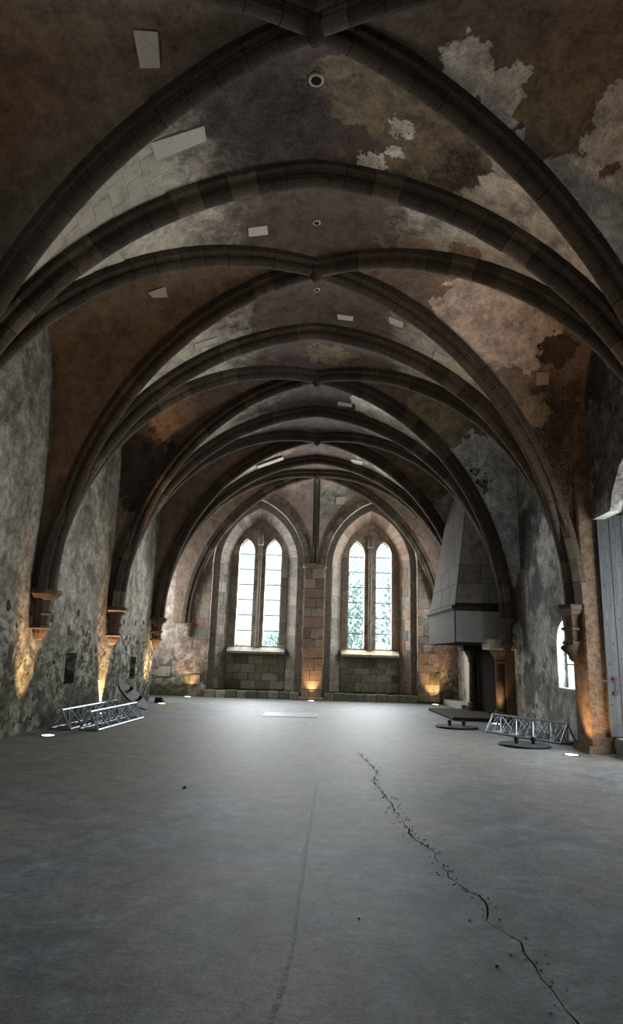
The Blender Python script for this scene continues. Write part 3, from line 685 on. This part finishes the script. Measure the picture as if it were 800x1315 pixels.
# bell-rope holes with pale rims along the ridge
for key, p, r in (((2, 'far'), (0.0, 6.70, 8.64), 0.085), ((3, 'near'), (0.0, 9.44, 8.655), 0.055), ((3, 'far'), (0.0, 11.45, 8.655), 0.055)):
    h_ = lathe('vault_hole', [(r*0.80, 0.03), (r*0.80, -0.018), (r*0.95, -0.022), (r*1.15, -0.012), (r*1.2, 0.03)], 16, 'block', WEBS[key], p, smooth=True)
    lathe('hole_dark', [(r*0.80, -0.016), (r*0.79, -0.013)], 16, 'soot', WEBS[key], p)

# ------------------------------------------------------------------ ribs of separate voussoirs
def rib_profile(hw, dp):
    L = [(-hw, dp), (-hw, dp*0.58), (-hw*0.86, dp*0.49), (-hw*0.60, dp*0.52), (-hw*0.50, dp*0.45), (-hw*0.55, dp*0.30), (-hw*0.50, dp*0.15), (-hw*0.32, dp*0.045), (-hw*0.11, 0.0)]
    return L + [(-w, d) for w, d in reversed(L)]
def voussoir_mesh(R, dth, prof, gap=0.004):
    n = len(prof); ph = [-dth/2 + gap/R, 0, dth/2 - gap/R]
    v = [((R+d)*math.cos(p)-R, w, (R+d)*math.sin(p)) for p in ph for w, d in prof]
    f = []
    for k in range(2):
        for i in range(n):
            j = (i+1) % n; f.append((k*n+i, k*n+j, (k+1)*n+j, (k+1)*n+i))
    f.append(tuple(range(n))); f.append(tuple(range(2*n, 3*n)))
    me = recalc(mesh('voussoir', v, f)); me.materials.append(M['rib']); return me
_vm = {}
def half_rib(parent, corner, target, hs, hc, prof_key, blk=0.42):
    d = Vector((target[0]-corner[0], target[1]-corner[1], 0)); D = d.length; h = d/D; r = hc-hs
    c = (r*r - D*D)/(2*D); R = D + c; tm = math.acos(max(-1, min(1, c/R)))
    n = max(4, round(R*tm/blk)); dth = tm/n; key = (prof_key, round(R, 2), round(dth, 4))
    if key not in _vm: _vm[key] = voussoir_mesh(R, dth, rib_profile(*prof_key))
    O = Vector((corner[0], corner[1], hs)) + h*(D+c)
    for k in range(n):
        th = (k+0.5)*dth
        er = -h*math.cos(th) + Vector((0, 0, math.sin(th))); et = h*math.sin(th) + Vector((0, 0, math.cos(th))); el = et.cross(er)
        m = Matrix((er, el, et)).transposed().to_4x4(); m.translation = O + er*(R + random.uniform(-0.006, 0.006)) - parent.location
        put('voussoir', _vm[key], parent, matrix=m)
ORD = ['first', 'second', 'third', 'fourth', 'fifth', 'sixth', 'seventh']
TRIM = [0]
TP, DP = (0.20, 0.36), (0.165, 0.33)
for i, ty in enumerate(T):
    if i == 0: continue
    TRIM[0] += 1; r_ = empty('trim_%d' % TRIM[0], (-W0, ty, HS)); o_ = ORD[6-i]
    tag(r_, 'moulded stone transverse arch of the vault, %s from the window wall' % o_, kind='structure')
    for side in (-1, 1): half_rib(r_, (side*W0, ty), (0, ty), HS, HC, TP)
    loft('crown_stone', [[(x+W0, w*1.01, HC-HS+d-0.008-abs(x)*0.1) for w, d in rib_profile(*TP)] for x in (-0.075, 0, 0.075)], 'rib', r_, closed=True, caps=True)
for i in range(1, 7):
    ky = KY[i]; o_ = ORD[6-i]
    c1 = [(-W0, T[i]), (W0, T[i+1]) if i < 6 else (4.75, 25.38)]
    c2 = [(W0, T[i]), (-W0, T[i+1]) if i < 6 else (-4.75, 25.38)]
    for cs, wl in ((c1, 'plain wall'), (c2, 'fireplace wall')):
        TRIM[0] += 1; r_ = empty('trim_%d' % TRIM[0], (*cs[0], HS))
        tag(r_, 'diagonal vault rib, %s bay from the windows, entrance-side foot on the %s' % (o_, wl), kind='structure')
        for q in cs: half_rib(r_, q, (0, ky), HS, HC, DP)
    # carved meeting stone of the two diagonals
    ks = lathe('keystone', [(0.02, -0.10), (0.06, -0.085), (0.10, -0.02), (0.13, 0.04), (0.15, 0.10), (0.15, 0.34)], 10, 'rib', r_, smooth=False)
    ks.location = Vector((0, ky, HC)) - r_.location
# rib from the pier
TRIM[0] += 1; r_ = empty('trim_%d' % TRIM[0], (0, 25.36, 5.20)); tag(r_, 'short upright rib rising from the central pier between the windows', kind='structure')
pr = rib_profile(0.13, 0.25); NB = 9
for k in range(NB):
    rings = []
    for q in (0.012, 0.5, 0.988):
        t = (k+q)/NB; p = pier_rib(t); p2 = pier_rib(t+0.001); tg = (p2-p).normalized(); nr = Vector((1, 0, 0)).cross(tg)
        if nr.y < 0 and nr.z < 0: nr = -nr
        if nr.y < -1e-6: nr = -nr
        rings.append([tuple(p + Vector((1, 0, 0))*w + nr*d - r_.location) for w, d in pr])
    loft('voussoir', rings, 'rib', r_, closed=True, caps=True)

# ------------------------------------------------------------------ corbels
def corbel(x, y, sgn, label, zt=HS, s=1.0, carved=False, wx=None, wy=None):
    c = empty('corbel', (x, y, zt-0.95*s)); tag(c, label, 'corbel', 'wall corbels carrying the ribs')
    H = 0.95*s; ph = PI/8; wx = (XL if sgn > 0 else XR) if wx is None else wx
    def part(name, prof, seg=8):
        o = lathe(name, [(r*s, H+z*s) for r, z in prof], seg, 'corbel', c, phase=ph)
        if wy is not None:
            for v in o.data.vertices: v.co.y = min(v.co.y, wy-y-0.003)
        lim = (wx-x)
        for v in o.data.vertices:            # flat back against the wall
            if sgn*(v.co.x-lim) < 0.003: v.co.x = lim + sgn*0.003
        return o
    part('abacus', [(0.20, -0.20), (0.24, -0.17), (0.29, -0.11), (0.33, -0.09), (0.33, 0.0)])
    part('bell', [(0.165, -0.46), (0.175, -0.30), (0.20, -0.19)])
    part('ring', [(0.165, -0.50), (0.215, -0.48), (0.215, -0.44), (0.165, -0.42)])
    part('drum', [(0.15, -0.74), (0.165, -0.49)])
    part('ring', [(0.15, -0.77), (0.20, -0.75), (0.20, -0.70), (0.15, -0.68)])
    if carved:
        rings = []
        for k in range(8):
            t = k/7; r = 0.18*(1-t)**0.6 + 0.03; cx = -sgn*(-0.02+0.10*t*t); z = H-0.74-0.34*t
            rings.append([(cx + r*math.cos(2*PI*i/9)*(1+0.22*math.sin(3*t*PI)), r*math.sin(2*PI*i/9)*0.9, z + 0.05*math.cos(2*PI*i/9)) for i in range(9)])
        loft('carved_tail', rings, 'corbel', c, closed=True, caps=True, smooth=True)
    else:
        part('tail', [(0.03, -0.98), (0.08, -0.95), (0.13, -0.84), (0.15, -0.75)])
    return c
XCL, XCR = -5.26, 5.2
corbel(XCL, T[3], 1, 'stone corbel on the plain wall, farthest from the windows')
corbel(XCL, T[4], 1, 'stone corbel high on the plain wall above the near ends of the trusses')
corbel(XCL, T[5], 1, 'stone corbel on the plain wall above the leaning black plate')
corbel(XCL, T[6], 1, 'stone corbel at the end of the plain wall next to the side recess')
corbel(-4.78, 25.42, 1, 'small pale corbel on the window wall next to the side recess', s=0.55, wx=-6, wy=YF-0.045)
corbel(XCR, T[3], -1, 'stone corbel on the fireplace wall, farthest from the windows')
corbel(XCR, T[4]+0.1, -1, 'carved corbel with curled tail on the lit pilaster', carved=True, wx=5.283)
corbel(XCR, T[5], -1, 'octagonal corbel above the fireplace bracket', s=0.9)
corbel(4.78, 25.42, -1, 'small corbel on the window wall beside the fireplace corner', s=0.55, wx=6, wy=YF-0.045)

# ================================================================== FIREPLACE
fp = empty('fireplace', (4.8, 20.2, 0)); tag(fp, 'tall stone fireplace with tapering hood and columns', 'fireplace')
def fpoly(name, rings, mat, bev=0.0, caps=True):
    o = loft(name, [[tuple(Vector(p)-fp.location) for p in r] for r in rings], mat, fp, closed=True, caps=caps)
    if bev: bevel(o.data, bev)
    return o
def quad(xn, yn, xf, yf, z): return [(XR+0.05, yn, z), (xn, yn, z), (xf, yf, z), (XR+0.05, yf, z)]
bx = fpoly('hood_box', [quad(4.02, 18.42, 3.88, 21.9, 2.10), quad(4.02, 18.42, 3.88, 21.9, 3.02)], 'hood', 0.015)
box('hood_panel', 4.05, 5.55, 18.395, 18.43, 2.13, 2.99, 'hood_grey', fp, 0.006, rel=fp.location)
fpoly('hood_cornice', [quad(4.00, 18.40, 3.86, 21.92, 3.00), quad(3.93, 18.33, 3.79, 21.98, 3.06), quad(3.93, 18.33, 3.79, 21.98, 3.11), quad(4.03, 18.43, 3.89, 21.88, 3.17)], 'hood')
fpoly('hood_flue', [quad(4.06, 18.46, 3.92, 21.86, 3.14), quad(4.50, 18.85, 4.36, 21.3, 6.0), quad(4.82, 19.1, 4.72, 21.0, 7.9)], 'hood')
for k in range(5):   # flue courses towards the door, their light painted in as paler stone
    za, zb = 3.22 + 0.56*k, 3.22 + 0.56*(k+1)
    def fx(z): return 4.06 + (z-3.14)*(0.44/2.86)
    def fy(z): return 18.46 + (z-3.14)*(0.39/2.86)
    cut = 0.45 if k % 2 else 0.62
    for u0, u1 in ((0, cut), (cut, 1)):
        me_pts = [(fx(z) + (XR-fx(z))*u, fy(z), z) for u, z in ((u0, za), (u1, za), (u1, zb), (u0, zb))]
        block('hood_stone', *me_pts, (0, -1, 0.13), 0.012, 'hood_lit', fp)
for k in range(5):   # boards of stone on the face towards the hall
    za, zb = 3.2 + 0.56*k, 3.2 + 0.56*(k+1)
    for j in range(3):
        def pt(u, z):
            q = (z-3.14)/2.86; a = Vector((4.06+0.44*q, 18.46+0.39*q, z)); b = Vector((3.92+0.44*q, 21.86-0.56*q, z)); return a.lerp(b, u)
        sh = 0.0 if k % 2 else 0.12
        u0, u1 = max(0, j/3-sh), min(1, (j+1)/3-sh) if j < 2 else 1
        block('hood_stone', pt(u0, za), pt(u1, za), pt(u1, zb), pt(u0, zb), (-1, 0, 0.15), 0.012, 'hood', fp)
def fcolumn(x, y):
    c = empty('column', Vector((x, y, 0.0)) - fp.location); c.parent = fp
    lathe('shaft', [(0.125, 0.32), (0.118, 1.62)], 14, 'corbel', c, smooth=True)
    lathe('capital', [(0.13, 1.58), (0.15, 1.61), (0.135, 1.65), (0.17, 1.76), (0.24, 1.86), (0.27, 1.94)], 12, 'corbel', c)
    lathe('base', [(0.22, 0.10), (0.22, 0.20), (0.17, 0.26), (0.18, 0.30), (0.13, 0.34)], 12, 'corbel', c)
for yy in (18.35, 21.55):
    fcolumn(5.22, yy)
    box('bracket', 4.84, XR+0.02, yy-0.42, yy+0.38, 1.94, 2.22, 'bracket' if yy < 20 else 'hood', fp, 0.02, rel=fp.location)
    box('jamb_wall', 5.34, XR+0.02, yy-0.16, yy+0.16, 0.0, 1.95, 'corbel', fp, 0.01, rel=fp.location)
box('fire_back', 5.42, XR+0.02, 18.5, 21.4, 0.0, 2.2, 'soot', fp, rel=fp.location)
o = fpoly('hearth', [[(XR, 18.55, 0), (3.98, 18.65, 0), (3.86, 22.0, 0), (XR, 22.0, 0)], [(XR, 18.55, 0.09), (3.98, 18.65, 0.09), (3.86, 22.0, 0.09), (XR, 22.0, 0.09)]], 'hood', 0.015)
# low stone bench along the wall beyond the fireplace
for k in range(3):
    b_ = box('bench_stone', 4.98, XR+0.02, 22.2+k*1.05+0.005, 22.2+(k+1)*1.05-0.005, 0, 0.2, 'sill', wall_r, 0.015)
rubble(wall_r, XR, -1, 40, (22.1, 25.3), (0.2, 2.6), 0.09, 0.22, 'ashlar', 1.2)
rubble(wall_r, XR, -1, 26, (15.5, 17.8), (0.2, 1.6), 0.10, 0.22, 'ashlar_grey', 1.2)

# ================================================================== LANCET GLAZING
NAMES = ['window_1', 'window_2', 'window_3', 'window_4']
for nm, x, lb in zip(NAMES, (-2.8, -1.7, 1.7, 2.8), ('outer lancet of the white blown-out window pair', 'inner lancet of the white blown-out window pair', 'inner lancet of the window pair with foliage behind', 'outer lancet of the window pair with foliage behind')):
    w = empty(nm, (x, YF+1.0, 1.96)); tag(w, lb, kind='structure')
    zl = [0, 0.60, 1.22, 1.84, 2.46, 3.08, 3.70, 4.34]
    full = LAN[x]
    def halfw(z):
        if z <= 5.72: return 0.315
        c = (0.58**2-0.315**2)/(0.63); R = 0.315+c; return max(0.0, math.sqrt(max(0, R*R-(z-5.72)**2))-c)
    for za, zb in zip(zl, zl[1:]):
        zs_ = [za + (zb-za)*q/6 for q in range(7)] if zb > 3.7 else [za, zb]
        pts = [(halfw(1.96+z)+0.02, z) for z in zs_]
        ol = [(-a, b) for a, b in pts] + [(a, b) for a, b in reversed(pts)]
        n = len(ol); v = [(a, -0.003, b) for a, b in ol] + [(a, 0.003, b) for a, b in ol]
        f = [tuple(range(n)), tuple(range(n, 2*n))] + [(i, (i+1) % n, n+(i+1) % n, n+i) for i in range(n)]
        put('pane', recalc(mesh('pane', v, f)), w, 'glass')
    for z in zl[1:-1]: rod('saddle_bar', (-0.33, -0.02, z), (0.33, -0.02, z), 0.018, 'lead', w)
    # fine diamond leading
    v = []; f = []; st = 0.155
    def strip(a, b):
        d = (b-a).normalized(); q = Vector((-d.z, 0, d.x))*(0.007 if x > 0 else 0.003); s = len(v)
        for p in (a-q, a+q, b+q, b-q): v.append((p.x, -0.008, p.z))
        f.append((s, s+1, s+2, s+3))
    for sg in (-1, 1):
        c0 = -5.0
        while c0 < 5.5:
            seg = []
            for q in range(64):
                xx = -0.31 + 0.62*q/63; zz = c0 + sg*xx*1.25
                if 0 < zz < 4.3 and abs(xx) < halfw(1.96+zz): seg.append(Vector((xx, 0, zz)))
            if len(seg) > 1: strip(seg[0], seg[-1])
            c0 += st*1.25*1.4
    obj('lead_lattice', v, f, 'lead', w)['kind'] = 'stuff'

# ================================================================== DOOR
dr = empty('door_1', (5.65, 12.61, 0.30)); tag(dr, 'tall weathered blue-grey plank door with iron studs, standing open', kind='structure')
pw = 0.235
for k in range(6):
    me = mesh('plank', *box_vf(k*pw+0.003, (k+1)*pw-0.003, -0.03+random.uniform(-0.004, 0.004), 0.03, 0.02, 4.22)); bevel(me, 0.006)
    put('plank', me, dr, 'door')
st_me = None
for k in range(6):
    for j in range(11):
        v = [(0.016*math.cos(a), -0.010, 0.016*math.sin(a)) for a in [2*PI*i/6 for i in range(6)]] + [(0, -0.022, 0)]
        if st_me is None:
            st_me = recalc(mesh('stud', v, [(i, (i+1) % 6, 6) for i in range(6)])); st_me.materials.append(M['iron'])
        o = put('stud', st_me, dr); o.location = (k*pw + (0.07 if j % 2 else 0.16), -0.024, 0.22 + j*0.37 + (0.1 if k % 2 else 0))
rod('latch_bar', (-0.16, -0.06, 1.02), (0.06, -0.06, 1.02), 0.014, 'iron', dr)
h = empty('handle', (0.14, -0.05, 0.98)); h.parent = dr
prev = None
for k in range(13):
    a = PI*k/12; p = Vector((0.05*math.sin(a), -0.03, 0.13*math.cos(a)-0.05))
    if prev is not None: rod('handle_bow', prev, p, 0.010, 'iron', h)
    prev = p
for z in (0.08, -0.18): 
    v, f = box_vf(-0.03, 0.05, -0.03, 0.02, z-0.03, z+0.03); obj('handle_plate', v, f, 'red_iron', h)

# ================================================================== TRUSSES
def truss(loc, rz, L, side, nb, label, tilt=0.0, roll=0.0, r=0.024):
    t = empty('truss_section', loc); t.rotation_euler = (roll, tilt, rz); tag(t, label, 'truss', 'aluminium truss sections on the floor')
    hh = side*0.866; ch = [(-side/2, r), (side/2, r), (0, r+hh)]
    for y, z in ch: rod('chord', (0, y, z), (L, y, z), r, 'alu', t)
    for a, b in ((0, 2), (1, 2), (0, 1)):
        for k in range(nb):
            x0, x1 = L*k/nb, L*(k+1)/nb; A, B = ch[a], ch[b]
            if k % 2: A, B = B, A
            rod('brace', (x0+0.02, *A), (x1-0.02, *B), 0.014, 'alu', t)
            if k: rod('strut', (x0, *ch[a]), (x0, *ch[b]), 0.009, 'alu', t)
        for x in (0.015, L-0.015): rod('end_frame', (x, *ch[a]), (x, *ch[b]), 0.02, 'alu', t)
    return t
def at_ends(a, b): return math.atan2(b[1]-a[1], b[0]-a[0]), math.hypot(b[0]-a[0], b[1]-a[1])
for a, b, sd, lb in (((-5.0, 13.75), (-4.85, 16.9), 0.42, 'aluminium truss section lying closest against the plain wall'), ((-4.42, 13.75), (-4.25, 16.6), 0.40, 'aluminium truss section lying on the open side of another, under the black plate')):
    rz, L = at_ends(a, b); truss((*a, 0), rz, L, sd, 9, lb)
rz, L = at_ends((4.38, 16.0), (5.42, 14.05)); truss((4.38, 16.0, 0.0), rz, L, 0.44, 9, 'aluminium truss section lying in front of the side window')
def base_plate(loc, r, label, rot=(0, 0, 0)):
    b = empty('base_plate', loc); b.rotation_euler = rot; tag(b, label, 'base plate', 'round truss base plates')
    lathe('disc', [(r-0.01, 0.0), (r, 0.008), (r, 0.034), (r-0.012, 0.042)], 40, 'black', b)
    for sx in (-1, 1):
        k = empty('coupler', (sx*r*0.33, 0, 0.04)); k.parent = b
        lathe('stem', [(0.035, 0.0), (0.035, 0.05), (0.05, 0.06), (0.05, 0.12), (0.03, 0.14)], 10, 'black', k)
    return b
base_plate((4.36, 13.55, 0), 0.50, 'round black base plate on the floor in front of the truss by the pilaster')
base_plate((3.68, 16.75, 0), 0.52, 'round black base plate on the floor in front of the hearth')
bp = base_plate((-4.42, 17.05, 0.0), 0.50, 'round black base plate leaning on the trusses')
bp.matrix_world = Matrix.Translation((-4.50, 17.12, 0.47)) @ Matrix.Rotation(math.radians(40), 4, 'Y') @ Matrix.Rotation(math.radians(3), 4, 'X')
cb = empty('cable_box', (-4.95, 21.9, 0)); tag(cb, 'small black cable box on the floor at the end of the plain wall', 'cable box')
box('case', -0.12, 0.12, -0.1, 0.1, 0, 0.16, 'black', cb, 0.02); rod('plug', (0.1, 0, 0.1), (0.2, -0.04, 0.03), 0.02, 'black', cb)

# chips of stone lying about on the concrete
for x, y, r_c, lb in ((-1.364, 8.375, 0.024, 'small dark stone chip on the floor, out towards the plain wall'), (1.22, 3.944, 0.011, 'tiny stone chip beside the floor crack'), (0.514, 4.531, 0.009, 'tiny stone chip between the groove and the crack')):
    n = 7; ph = random.uniform(0, 6)
    rings = [[(r_c*q*math.cos(ph+2*PI*i/n)*random.uniform(0.7, 1.15), r_c*q*math.sin(ph+2*PI*i/n)*random.uniform(0.6, 1.0), z*r_c) for i in range(n)] for q, z in ((0.9, 0.0), (1.0, 0.35), (0.55, 0.8))]
    o = loft('stone_chip', rings, 'rubble', None, closed=True, caps=True); o.location = (x, y, 0); tag(o, lb, 'stone chip', 'stone chips on the floor')

# ================================================================== FLOOR UPLIGHTS
def uplight(x, y, aim, power, label, size=34, blend=0.8):
    u = empty('floor_uplight', (x, y, 0)); tag(u, label, 'floor light', 'recessed floor uplights')
    lathe('rim', [(0.10, 0.0), (0.145, 0.001), (0.14, 0.009), (0.11, 0.011)], 24, 'black', u)
    lathe('lens', [(0.112, 0.002), (0.112, 0.012), (0.05, 0.015), (0.01, 0.0155)], 24, 'lens', u)
    l = bpy.data.lights.new('uplight_beam', 'SPOT'); l.energy = power; l.color = (1.0, 0.60, 0.30); l.spot_size = math.radians(size); l.spot_blend = blend; l.shadow_soft_size = 0.05
    o = bpy.data.objects.new('uplight_beam', l); COL.objects.link(o); o.parent = u; o.location = (0, 0, 0.05)
    o.rotation_euler = (Vector(aim) - Vector((x, y, 0.05))).to_track_quat('-Z', 'Y').to_euler()
    return u
uplight(-4.84, 12.77, (-5.45, 12.8, 1.5), 800, 'glowing floor uplight below the corbel near the ends of the trusses', 44)
uplight(-5.31, 17.52, (-5.45, 17.5, 1.5), 2200, 'floor uplight behind the trusses throwing a bright streak up the plain wall', 46, 0.6)
uplight(-4.72, 21.35, (-5.45, 22.2, 1.5), 1000, 'glowing floor uplight at the end of the plain wall', 42)
uplight(-4.62, 25.05, (-4.7, 25.5, 1.1), 100, 'glowing floor uplight at the foot of the window wall by the side recess', 60)
uplight(0.0, 24.98, (0.0, 25.28, 0.9), 110, 'glowing floor uplight at the foot of the central pier', 60)
uplight(4.62, 25.0, (4.62, 25.5, 0.9), 150, 'glowing floor uplight at the window wall beyond the fireplace', 64)
uplight(4.84, 12.40, (5.48, 12.68, 0.85), 230, 'glowing floor uplight at the foot of the pilaster', 60)
uplight(4.98, 18.0, (5.25, 18.3, 1.4), 80, 'floor uplight beside the fireplace column', 44)
uplight(4.80, 8.45, (4.7, 9.6, 6.0), 480, 'floor uplight under the corbel at the entrance side of the doorway', 80, 1.0)
uplight(-4.80, 8.45, (-4.7, 9.6, 6.0), 300, 'floor uplight under the plain-wall corbel farthest from the windows', 80, 1.0)
# ================================================================== OUTSIDE
gr = obj('ground', [(-14, 26.7, -0.35), (10, 26.7, -0.35), (10, 60, -0.35), (-14, 60, -0.35), (7.75, -20, -4), (28, -20, -4), (28, 26.7, -4), (7.75, 26.7, -4)], [(0, 1, 2, 3), (4, 5, 6, 7)], 'grass')
tag(gr, 'grass outside the hall', kind='structure')
def tree(x, y, h, r, nleaf, label):
    t = empty('tree', (x, y, -0.35)); tag(t, label, 'tree', 'trees outside the windows')
    lathe('trunk', [(0.16, 0), (0.11, h*0.4), (0.05, h*0.75), (0.01, h*0.95)], 8, 'bark', t)
    v = []; f = []
    for k in range(nleaf):
        u = Vector((random.gauss(0, 1), random.gauss(0, 1), random.gauss(0, 1))).normalized()*random.random()**0.4
        p = Vector((u.x*r, u.y*r, h*0.55 + u.z*h*0.47)); s = random.uniform(0.06, 0.13)
        a = Vector((random.gauss(0, 1), random.gauss(0, 1), random.gauss(0, 1))).normalized(); b = a.orthogonal().normalized()
        n0 = len(v); v += [p-a*s, p+b*s*0.5, p+a*s, p-b*s*0.5]; f.append((n0, n0+1, n0+2, n0+3))
    o = obj('foliage', v, f, 'leaf', t); o['kind'] = 'stuff'
tree(1.5, 32.0, 6.0, 1.6, 2000, 'leafy tree filling the view through the foliage-backed lancets')
tree(4.9, 32.5, 7.0, 1.7, 2000, 'leafy tree outside the outermost lancet on the fireplace side')
tree(-2.0, 36.0, 3.2, 1.3, 900, 'low leafy shrub outside the white window pair')
tree(-4.7, 36.5, 2.7, 1.2, 800, 'small shrub outside the white window pair, lower than its neighbour')
